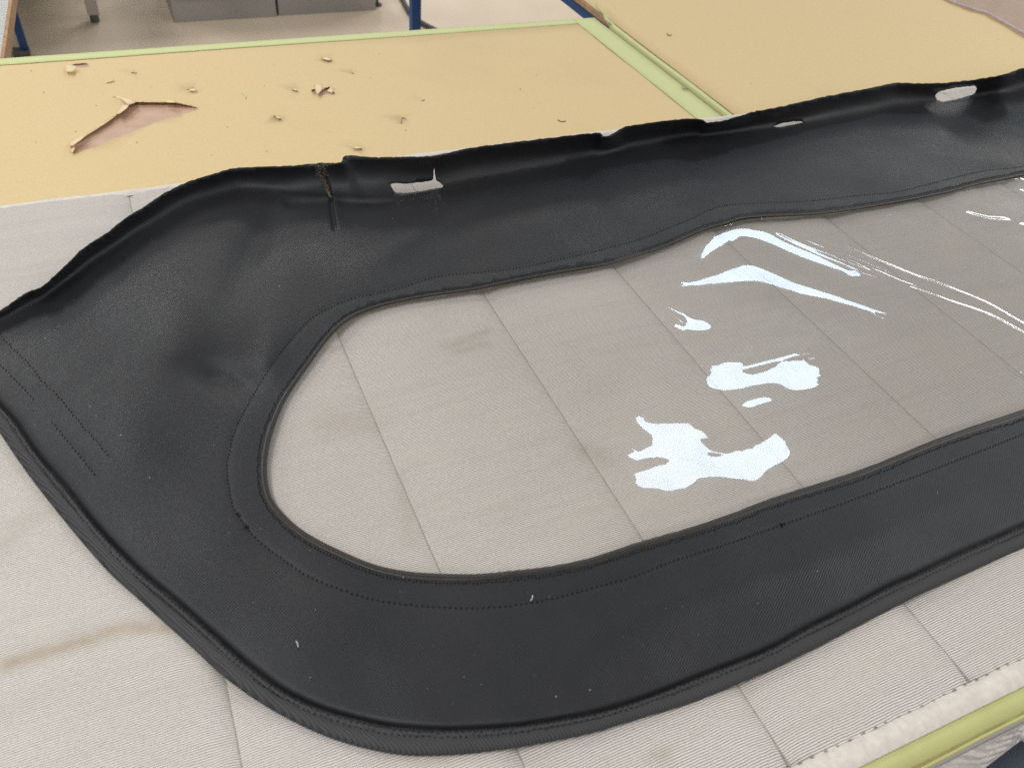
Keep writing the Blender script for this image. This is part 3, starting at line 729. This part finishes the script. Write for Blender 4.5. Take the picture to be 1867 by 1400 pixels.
def zbind(px):
    d = pdist(px, GRVs) / (pdist(px, GRVs) + pdist(px, OUTs) + 1e-6); return np.interp(d, [p[0] for p in prof], [p[1] for p in prof]) + .0006
stitch_part('binding_stitching', [(Gr[::10] * (1 - t) + Or[::10] * t, .0046, .0030, .00045, .0002, .0006, zbind) for t in (.05, .25)])

V, Fc = [], []
for kx, ky in ((1425,957), (434,938), (448,960)):
    for _ in range(4):
        a = on_panel([(kx + random.uniform(-2, 2), ky + random.uniform(-2, 2))], .0006)[0]; dd = np.array([random.uniform(-1, 1), random.uniform(-1, 1), random.uniform(.1, .5)]) * .0024
        tv, tf = tube([a - dd * .5, a + (0, 0, .0010), a + dd], .0004, 5); nn = len(V); V += tv; Fc += [tuple(i + nn for i in q) for q in tf]
mk('thread_knots', V, Fc, M_THREAD, panel, kind='stuff')
# frayed fibres at the tear and along the cut edges
V, Fc = [], []
def fibre(p, L, ang, r=.00022, rise=.001):
    a = on_panel([p], .0003)[0]; d = np.array([math.cos(ang), math.sin(ang), 0]); b = a + d * L + np.array([0, 0, rise * random.random()])
    m0 = (a + b) / 2 + np.array([0, 0, rise * random.random()]); nrm = np.array([-d[1], d[0], 0]) * r; k = len(V)
    V.extend([a - nrm, a + nrm, m0 + nrm, m0 - nrm, b]); Fc.extend([(k, k + 1, k + 2, k + 3), (k + 3, k + 2, k + 4)])
cen = np.array([(584,300),(586,312),(588,323),(594,336),(599,350),(604,364)], float)
for _ in range(1000):
    t = random.random() ** 1.5 * 4.6; i = int(t); p = cen[i] + (cen[i + 1] - cen[i]) * (t - i)
    w = max(1.5, 10 - 1.9 * t); p = p + np.array([random.gauss(-.5, w * .55), random.uniform(-3, 3)])
    if p[1] < np.interp(p[0], TOPs[:, 0], TOPs[:, 1]) + 1.5: continue
    fibre(p, random.uniform(.0015, .006), random.gauss(-1.25, .55) + (3.14 if random.random() < .5 else 0), .00017)
for (a, b, nn) in ((1725,1832,70), (1089,1130,60), (1275,1330,40), (782,815,40), (560,622,40)):
    for _ in range(nn):
        u = random.uniform(a, b); p = np.array([u, np.interp(u, TOPs[:, 0], TOPs[:, 1]) + random.uniform(.5, 2.5)]); fibre(p, random.uniform(.0008, .003), random.uniform(0, 6.28), .0002)
mk('frayed_fibres', V, Fc, M_FRAY, panel, smooth=False, kind='stuff')

# ------------------------------------------------------------------ the clear window: a rippled vinyl sheet
# its relief is solved so that the sheet leans towards the nearest ceiling luminaire inside the ripples seen
# to shine in the photograph and away from the luminaires elsewhere
BLOBS = [
[(1278,475),(1281,460),(1289,445),(1304,432),(1324,422),(1351,417),(1379,421),(1400,426),(1430,442),(1500,472),(1550,495),(1597,512),(1575,507),(1500,482),(1450,463),(1400,441),(1359,430),(1334,436),(1314,449),(1294,462),(1283,473)],
[(1239,515),(1264,514),(1304,501),(1334,490),(1364,484),(1400,495),(1450,517),(1512,535),(1575,557),(1622,575),(1587,568),(1512,546),(1462,535),(1400,516),(1371,511),(1309,516),(1259,521)],
[(1211,559),(1234,567),(1259,580),(1284,585),(1296,592),(1294,599),(1279,602),(1254,601),(1224,595),(1250,594),(1254,588),(1249,580),(1234,572)],
[(1288,697),(1294,685),(1304,670),(1324,661),(1359,662),(1351,669),(1354,679),(1374,682),(1407,672),(1425,660),(1462,657),(1482,670),(1497,682),(1487,692),(1492,702),(1475,710),(1450,712),(1435,709),(1417,699),(1384,702),(1346,710),(1309,711),(1294,704)],
[(1351,741),(1364,730),(1391,724),(1409,726),(1407,732),(1384,738),(1369,744)],
[(1156,765),(1184,769),(1229,767),(1259,765),(1269,777),(1293,790),(1276,800),(1295,816),(1288,825),(1316,829),(1359,820),(1384,807),(1400,800),(1417,786),(1440,825),(1425,845),(1400,857),(1379,879),(1344,875),(1304,870),(1271,875),(1246,892),(1214,899),(1196,894),(1171,896),(1154,889),(1160,877),(1155,868),(1196,852),(1224,840),(1209,835),(1184,837),(1155,842),(1140,833),(1159,827),(1186,814),(1190,800),(1179,785)]]
# creases of the sheet: line, steepest slope, half width (m)
FOLDS = [([(1372,396),(1415,411),(1500,437),(1600,477),(1675,507),(1740,531)], .118, .0055), ([(1392,411),(1450,440),(1525,471),(1600,501),(1650,521),(1725,549),(1800,575),(1867,610),(1960,655)], .118, .0060),
 ([(1480,452),(1560,486),(1640,520),(1735,548)], .125, .0028), ([(1440,428),(1540,466),(1640,506),(1720,535)], .130, .0024), ([(1560,478),(1640,512),(1700,532),(1740,546)], .120, .0030), ([(1400,408),(1450,430),(1520,458)], .120, .0026), ([(1670,505),(1740,530),(1800,555),(1867,593),(1940,630)], .115, .0050),
 ([(1790,580),(1814,590),(1840,604),(1900,640)], .112, .0055), ([(1815,655),(1840,671),(1900,706)], .110, .0055), ([(1790,677),(1812,685),(1840,694),(1900,714)], .108, .0060),
 ([(1525,386),(1562,393),(1612,395),(1645,394)], .115, .0055), ([(1745,384),(1785,396),(1812,401),(1850,401)], .115, .0060), ([(1845,410),(1890,414)], .11, .0060)]
LUM = [(SPOT[0], SPOT[1], SPOT[2] / 2, SPOT[3] / 2)] + [(x, y, LX / 2, LY / 2) for x, y in ((2.5, 0.), (5.6, .6), (-.8, 2.7))] + [(5.9, 3.3, .35, 1.)]
def sdf(X, Y):
    best = None
    for cx, cy, hx, hy in LUM:
        qx = np.abs(X - cx) - hx; qy = np.abs(Y - cy) - hy
        out = np.hypot(np.maximum(qx, 0), np.maximum(qy, 0)); d = out + np.minimum(np.maximum(qx, qy), 0)
        sx = np.sign(X - cx); sy = np.sign(Y - cy)
        gx = np.where(out > 0, sx * np.maximum(qx, 0) / np.maximum(out, 1e-6), np.where(qx > qy, sx, 0))
        gy = np.where(out > 0, sy * np.maximum(qy, 0) / np.maximum(out, 1e-6), np.where(qx > qy, 0, sy))
        if best is None: best = [d, gx, gy]
        else:
            mm = d < best[0]; best = [np.where(mm, a, b) for a, b in zip((d, gx, gy), best)]
    return best
def refl(P, gx, gy):
    Vd = np.stack([P[..., 0], P[..., 1], np.full(P.shape[:-1], ZB - H)], -1); Vd /= np.linalg.norm(Vd, axis=-1, keepdims=True)
    N = np.stack([-gx, -gy, np.ones_like(gx)], -1); N /= np.linalg.norm(N, axis=-1, keepdims=True)
    r = Vd - 2 * (Vd * N).sum(-1, keepdims=True) * N; t = (ZC - ZB) / np.maximum(r[..., 2], .05)
    return P[..., 0] + r[..., 0] * t, P[..., 1] + r[..., 1] * t
def ripple(levels=((.008, 250), (.004, 250), (.002, 240)), lam=.01):
    h = None; x0, x1, y0, y1 = .02, 1.46, .34, .86; wpoly = at(WINs, ZB)[:, :2]
    for s, iters in levels:
        nx = int(round((x1 - x0) / s)) + 1; ny = int(round((y1 - y0) / s)) + 1; xs = x0 + np.arange(nx) * s; ys = y0 + np.arange(ny) * s
        if h is None: h = np.random.default_rng(3).normal(0, 1e-5, (ny, nx))
        else:
            oy = (ys - y0) / ps; ox = (xs - x0) / ps; iy = np.clip(oy.astype(int), 0, h.shape[0] - 2); ix = np.clip(ox.astype(int), 0, h.shape[1] - 2)
            fy = (oy - iy)[:, None]; fx_ = (ox - ix)[None]
            h = h[iy][:, ix] * (1 - fy) * (1 - fx_) + h[iy + 1][:, ix] * fy * (1 - fx_) + h[iy][:, ix + 1] * (1 - fy) * fx_ + h[iy + 1][:, ix + 1] * fy * fx_
        ps = s
        P = np.stack(np.meshgrid((xs[:-1] + xs[1:]) / 2, (ys[:-1] + ys[1:]) / 2), -1); Mk = np.zeros(P.shape[:-1], bool)
        for b in BLOBS: Mk |= inpoly(P, at(spline(b, 6, True), ZB)[:, :2])
        Wn = inpoly(P, wpoly).astype(float); Vo = ~inpoly(np.stack(np.meshgrid(xs, ys), -1), wpoly); m1 = np.zeros_like(h); v1 = np.zeros_like(h); lr = s * .012
        for it in range(iters):
            gx = (h[:-1, 1:] - h[:-1, :-1] + h[1:, 1:] - h[1:, :-1]) / (2 * s); gy = (h[1:, :-1] - h[:-1, :-1] + h[1:, 1:] - h[:-1, 1:]) / (2 * s)
            if it % 20 == 0:
                e = .01; C0 = refl(P, gx, gy); Ca = refl(P, gx + e, gy); Cb = refl(P, gx, gy + e)
                Jxx = (Ca[0] - C0[0]) / e; Jyx = (Ca[1] - C0[1]) / e; Jxy = (Cb[0] - C0[0]) / e; Jyy = (Cb[1] - C0[1]) / e; g0x, g0y = gx, gy
            dx_ = gx - g0x; dy_ = gy - g0y
            d, sx, sy = sdf(C0[0] + Jxx * dx_ + Jxy * dy_, C0[1] + Jyx * dx_ + Jyy * dy_)
            lin = np.clip(np.where(Mk, np.maximum(d + .06, 0), -np.maximum(.10 - d, 0)), -.6, .6) * Wn * np.where(Mk, 6., 1.)
            Gx = lin * (sx * Jxx + sy * Jyx); Gy = lin * (sx * Jxy + sy * Jyy); g = np.zeros_like(h); k = 1 / (2 * s)
            g[:-1, 1:] += k * (Gx - Gy); g[:-1, :-1] += k * (-Gx - Gy); g[1:, 1:] += k * (Gx + Gy); g[1:, :-1] += k * (-Gx + Gy); g *= s * s
            lap = np.zeros_like(h); lap[1:-1, 1:-1] = (h[1:-1, 2:] + h[1:-1, :-2] + h[2:, 1:-1] + h[:-2, 1:-1] - 4 * h[1:-1, 1:-1]) / s ** 2
            bl = np.zeros_like(h); bl[1:-1, 1:-1] = (lap[1:-1, 2:] + lap[1:-1, :-2] + lap[2:, 1:-1] + lap[:-2, 1:-1] - 4 * lap[1:-1, 1:-1]) / s ** 2
            g += lam * .001 * bl * s * s + 2000. * np.sign(h) * np.maximum(np.abs(h) - .006, 0) * s * s + 2. * h * s * s * (1 + 4000 * Vo)
            m1 = .9 * m1 + .1 * g; v1 = .99 * v1 + .01 * g * g
            h = h - lr * (1 - .85 * it / iters) * (m1 / (1 - .9 ** (it + 1))) / (np.sqrt(v1 / (1 - .99 ** (it + 1))) + 1e-9)
    return h, xs, ys, wpoly
h, xs, ys, wpoly = ripple()
G = np.stack(np.meshgrid(xs, ys), -1)
inn = inpoly(G, wpoly); dw = pdist(G, np.vstack([wpoly, wpoly[:1]]))
for _ in range(1):                        # a sheet this thick cannot crease sharply
    for ax in (0, 1):
        h = (np.roll(h, 2, ax) + 4 * np.roll(h, 1, ax) + 6 * h + 4 * np.roll(h, -1, ax) + np.roll(h, -2, ax)) / 16
h = h * np.where(inn, smooth01(dw / .004), 0)
for ln, a, w in FOLDS:
    q = at(spline(ln, 5), ZB)[:, :2]; d = pdist(G, q); e0_ = np.linalg.norm(G - q[0], axis=-1); e1_ = np.linalg.norm(G - q[-1], axis=-1)
    h = h + a * w / .858 * np.exp(-(d / w) ** 2) * smooth01(np.minimum(e0_, e1_) / .03) * smooth01(dw / .006)
h = np.maximum(h, -.0046)
ok = inn | (dw < .012)
idx = -np.ones(ok.shape, int); idx[ok] = np.arange(ok.sum())
V = np.c_[G[ok], ZB + h[ok]]
q = np.stack([idx[:-1, :-1], idx[:-1, 1:], idx[1:, 1:], idx[1:, :-1]], -1).reshape(-1, 4); q = q[(q >= 0).all(1)]
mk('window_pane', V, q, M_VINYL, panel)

# ================================================================== small loose things
def scrap(px, z, r, mat, label, group=None):
    ln = spline(at(px, z), 5) if not callable(z) else spline(np.array([z(p) for p in px]), 5)
    V, Fc = tube(ln, r, 6); return tag(mk('thread_scrap', V, Fc, mat), label, 'thread')
scrap([(1217,61),(1218,64.5),(1222,65.5),(1224,63)], ZR + .0022, .0007, M_BROWN, 'brown hooked thread scrap on the clean right-hand paper')
scrap([(1244,159),(1247,163),(1250,161),(1253,164),(1256,162)], .0048, .0006, M_BROWN, 'brown kinked thread scrap on the wide green tape')
scrap([(1017,219),(1022,221.5),(1028,222),(1031,220.5)], .0022, .0007, M_BROWN, 'brown thread scrap on paper just behind the black panel')
scrap([(442,170),(446,173),(449,177)], .0022, .0009, M_LINT, 'short white thread scrap on the torn paper')
onp = lambda p: on_panel([p], .0008)[0]
scrap([(540,1168),(542.5,1173),(543.5,1179)], onp, .0004, M_LINT, 'pale curved thread on the black fabric below the window, left one')
scrap([(971,1085),(970.5,1090),(967,1095)], onp, .0004, M_LINT, 'pale curved thread on the black fabric beside the window stitching')
# lint on the black fabric, crumbs on the paper
V, Fc = [], []
cand = np.c_[RNG.uniform(0, 1867, 900), RNG.uniform(330, 1340, 900)]
lim = inpoly(cand, outl) & ~inpoly(cand, hole_f); cand = cand[lim][:110]
spots = np.vstack([cand, [(21,572),(98,518),(82,617),(99,602),(164,741),(175,758),(220,793),(258,622),(509,522),(1755,312),(1237,1250),(1014,1269),(735,1052)]])
for i, p in enumerate(spots):
    a = on_panel([p], .0006)[0]; r = random.uniform(.00022, .0006) * (1.0 if i > 109 else .55); L = r * random.choice((1, 1, 2.5)); an = random.uniform(0, 3.14)
    d = np.array((math.cos(an), math.sin(an), 0)); e = np.array((-d[1], d[0], 0)); k = len(V)
    V += [a - d * L, a - e * r, a + d * L, a + e * r, a + (0, 0, r)]; Fc += [(k, k + 1, k + 4), (k + 1, k + 2, k + 4), (k + 2, k + 3, k + 4), (k + 3, k, k + 4)]
o = mk('lint', V, Fc, M_LINT, smooth=False, kind='stuff'); tag(o, 'white specks of lint scattered over the black fabric', 'lint')
V, Fc = [], []
cand = np.c_[RNG.uniform(0, 1850, 700), RNG.uniform(20, 370, 700)]
okc = (cand[:, 1] < np.interp(cand[:, 0], TOPs[:, 0], TOPs[:, 1]) - 12) & (cand[:, 1] > np.interp(cand[:, 0], [0, 1078], [125, 58])) & ~((cand[:, 0] > 1020) & (cand[:, 0] < 1340)) & (cand[:, 1] < np.interp(cand[:, 0], [0, 290], [365, 330]))
for p in cand[okc][:42]:
    zz = ZP + .001 if p[0] < 1200 else ZR + .0016
    a = at([p], zz)[0]; r = random.uniform(.0003, .0008); L = r * random.choice((1, 1.5, 3)); an = random.uniform(0, 3.14)
    d = np.array((math.cos(an), math.sin(an), 0)); e = np.array((-d[1], d[0], 0)); k = len(V)
    V += [a - d * L, a - e * r, a + d * L, a + e * r, a + (0, 0, r)]; Fc += [(k, k + 1, k + 4), (k + 1, k + 2, k + 4), (k + 2, k + 3, k + 4), (k + 3, k, k + 4)]
o = mk('paper_crumbs', V, Fc, M_BROWN, smooth=False, kind='stuff'); tag(o, 'brown crumbs and specks scattered over the kraft paper', 'crumbs')

# clear film lying on the far right bench
film = thing('plastic_film', 'clear pinkish plastic sheet on the far corner of the right bench', 'plastic sheet', tuple(at([(1867,30)], ZR + .001)[0]))
EDGE = spline([(1690,-26),(1730,0),(1752,9),(1776,18),(1800,24),(1815,33),(1840,46),(1867,62),(1930,96),(2020,150)], 6)
V = []; nl = len(EDGE)
for i, p in enumerate(EDGE):
    for j in range(16):
        t = j / 15; q = p + np.array([150 * t, -170 * t - 20 * t * t])
        z = ZR + .0035 + .004 * math.exp(-(t * 15) ** 2 * .1) * (1 + .4 * math.sin(i * .5)) + .0025 * math.sin(i * .22 + t * 9) * t + .002 * math.sin(t * 21 + i * .1) * t
        V.append(at([q], z)[0])
mk('film_sheet', V, [f[::-1] for f in grid_faces(nl, 16)], M_FILM, film)
ln = at(EDGE, ZR + .0065); V, Fc = tube(ln, .0032, 8); mk('film_edge', V, Fc, M_FILM_E, film)

# crumpled plastic bag hanging below the near edge, and the dark board beyond it
bagc = at([(1800,1370)], -.05)[0]
bag = thing('plastic_bag', 'crumpled milky plastic bag hanging under the near right table edge', 'plastic bag', tuple(bagc))
V = []; nb, mb = 90, 40
for i in range(nb):
    f = -.8 + 2.2 * i / (nb - 1)
    pa = np.array([1662 + 205 * f, 1398 - 90 * f]); pb = np.array([1795 + 72 * f, 1400 - 55 * f]) + np.array([0, 0])
    if pb[0] < pa[0] + 8: pb = pa + np.array([8, 40])
    for j in range(mb):
        t = j / (mb - 1); p = pa * (1 - t) + pb * t
        c = min(1, t * 6) * min(1, (1 - t) * 8 + .2)
        z = -.022 - .055 * t + c * .6 * (.0040 * math.sin(9 * f + 4 * t + 2 * math.sin(7 * f)) + .0024 * math.sin(27 * f - 13 * t + 2 * math.sin(9 * t + 5 * f)) + .0014 * math.sin(61 * f + 23 * t))
        V.append(at([p], z)[0])
o = mk('bag_sheet', V, [f[::-1] for f in grid_faces(nb, mb)], M_BAG, bag)

nv = [at([q], -.13)[0] for q in [(1700,1472),(1795,1399),(1900,1319),(2010,1340),(2010,1520),(1700,1520)]]
V = nv + [q - np.array((0, 0, .02)) for q in nv]
o = mk('navy_board', V, [(5, 4, 3, 2, 1, 0), (6, 7, 8, 9, 10, 11)] + [(i, (i + 1) % 6, 6 + (i + 1) % 6, 6 + i) for i in range(6)], M_NAVY, smooth=False)
tag(o, 'dark navy board below the table edge at the near right corner', 'board')
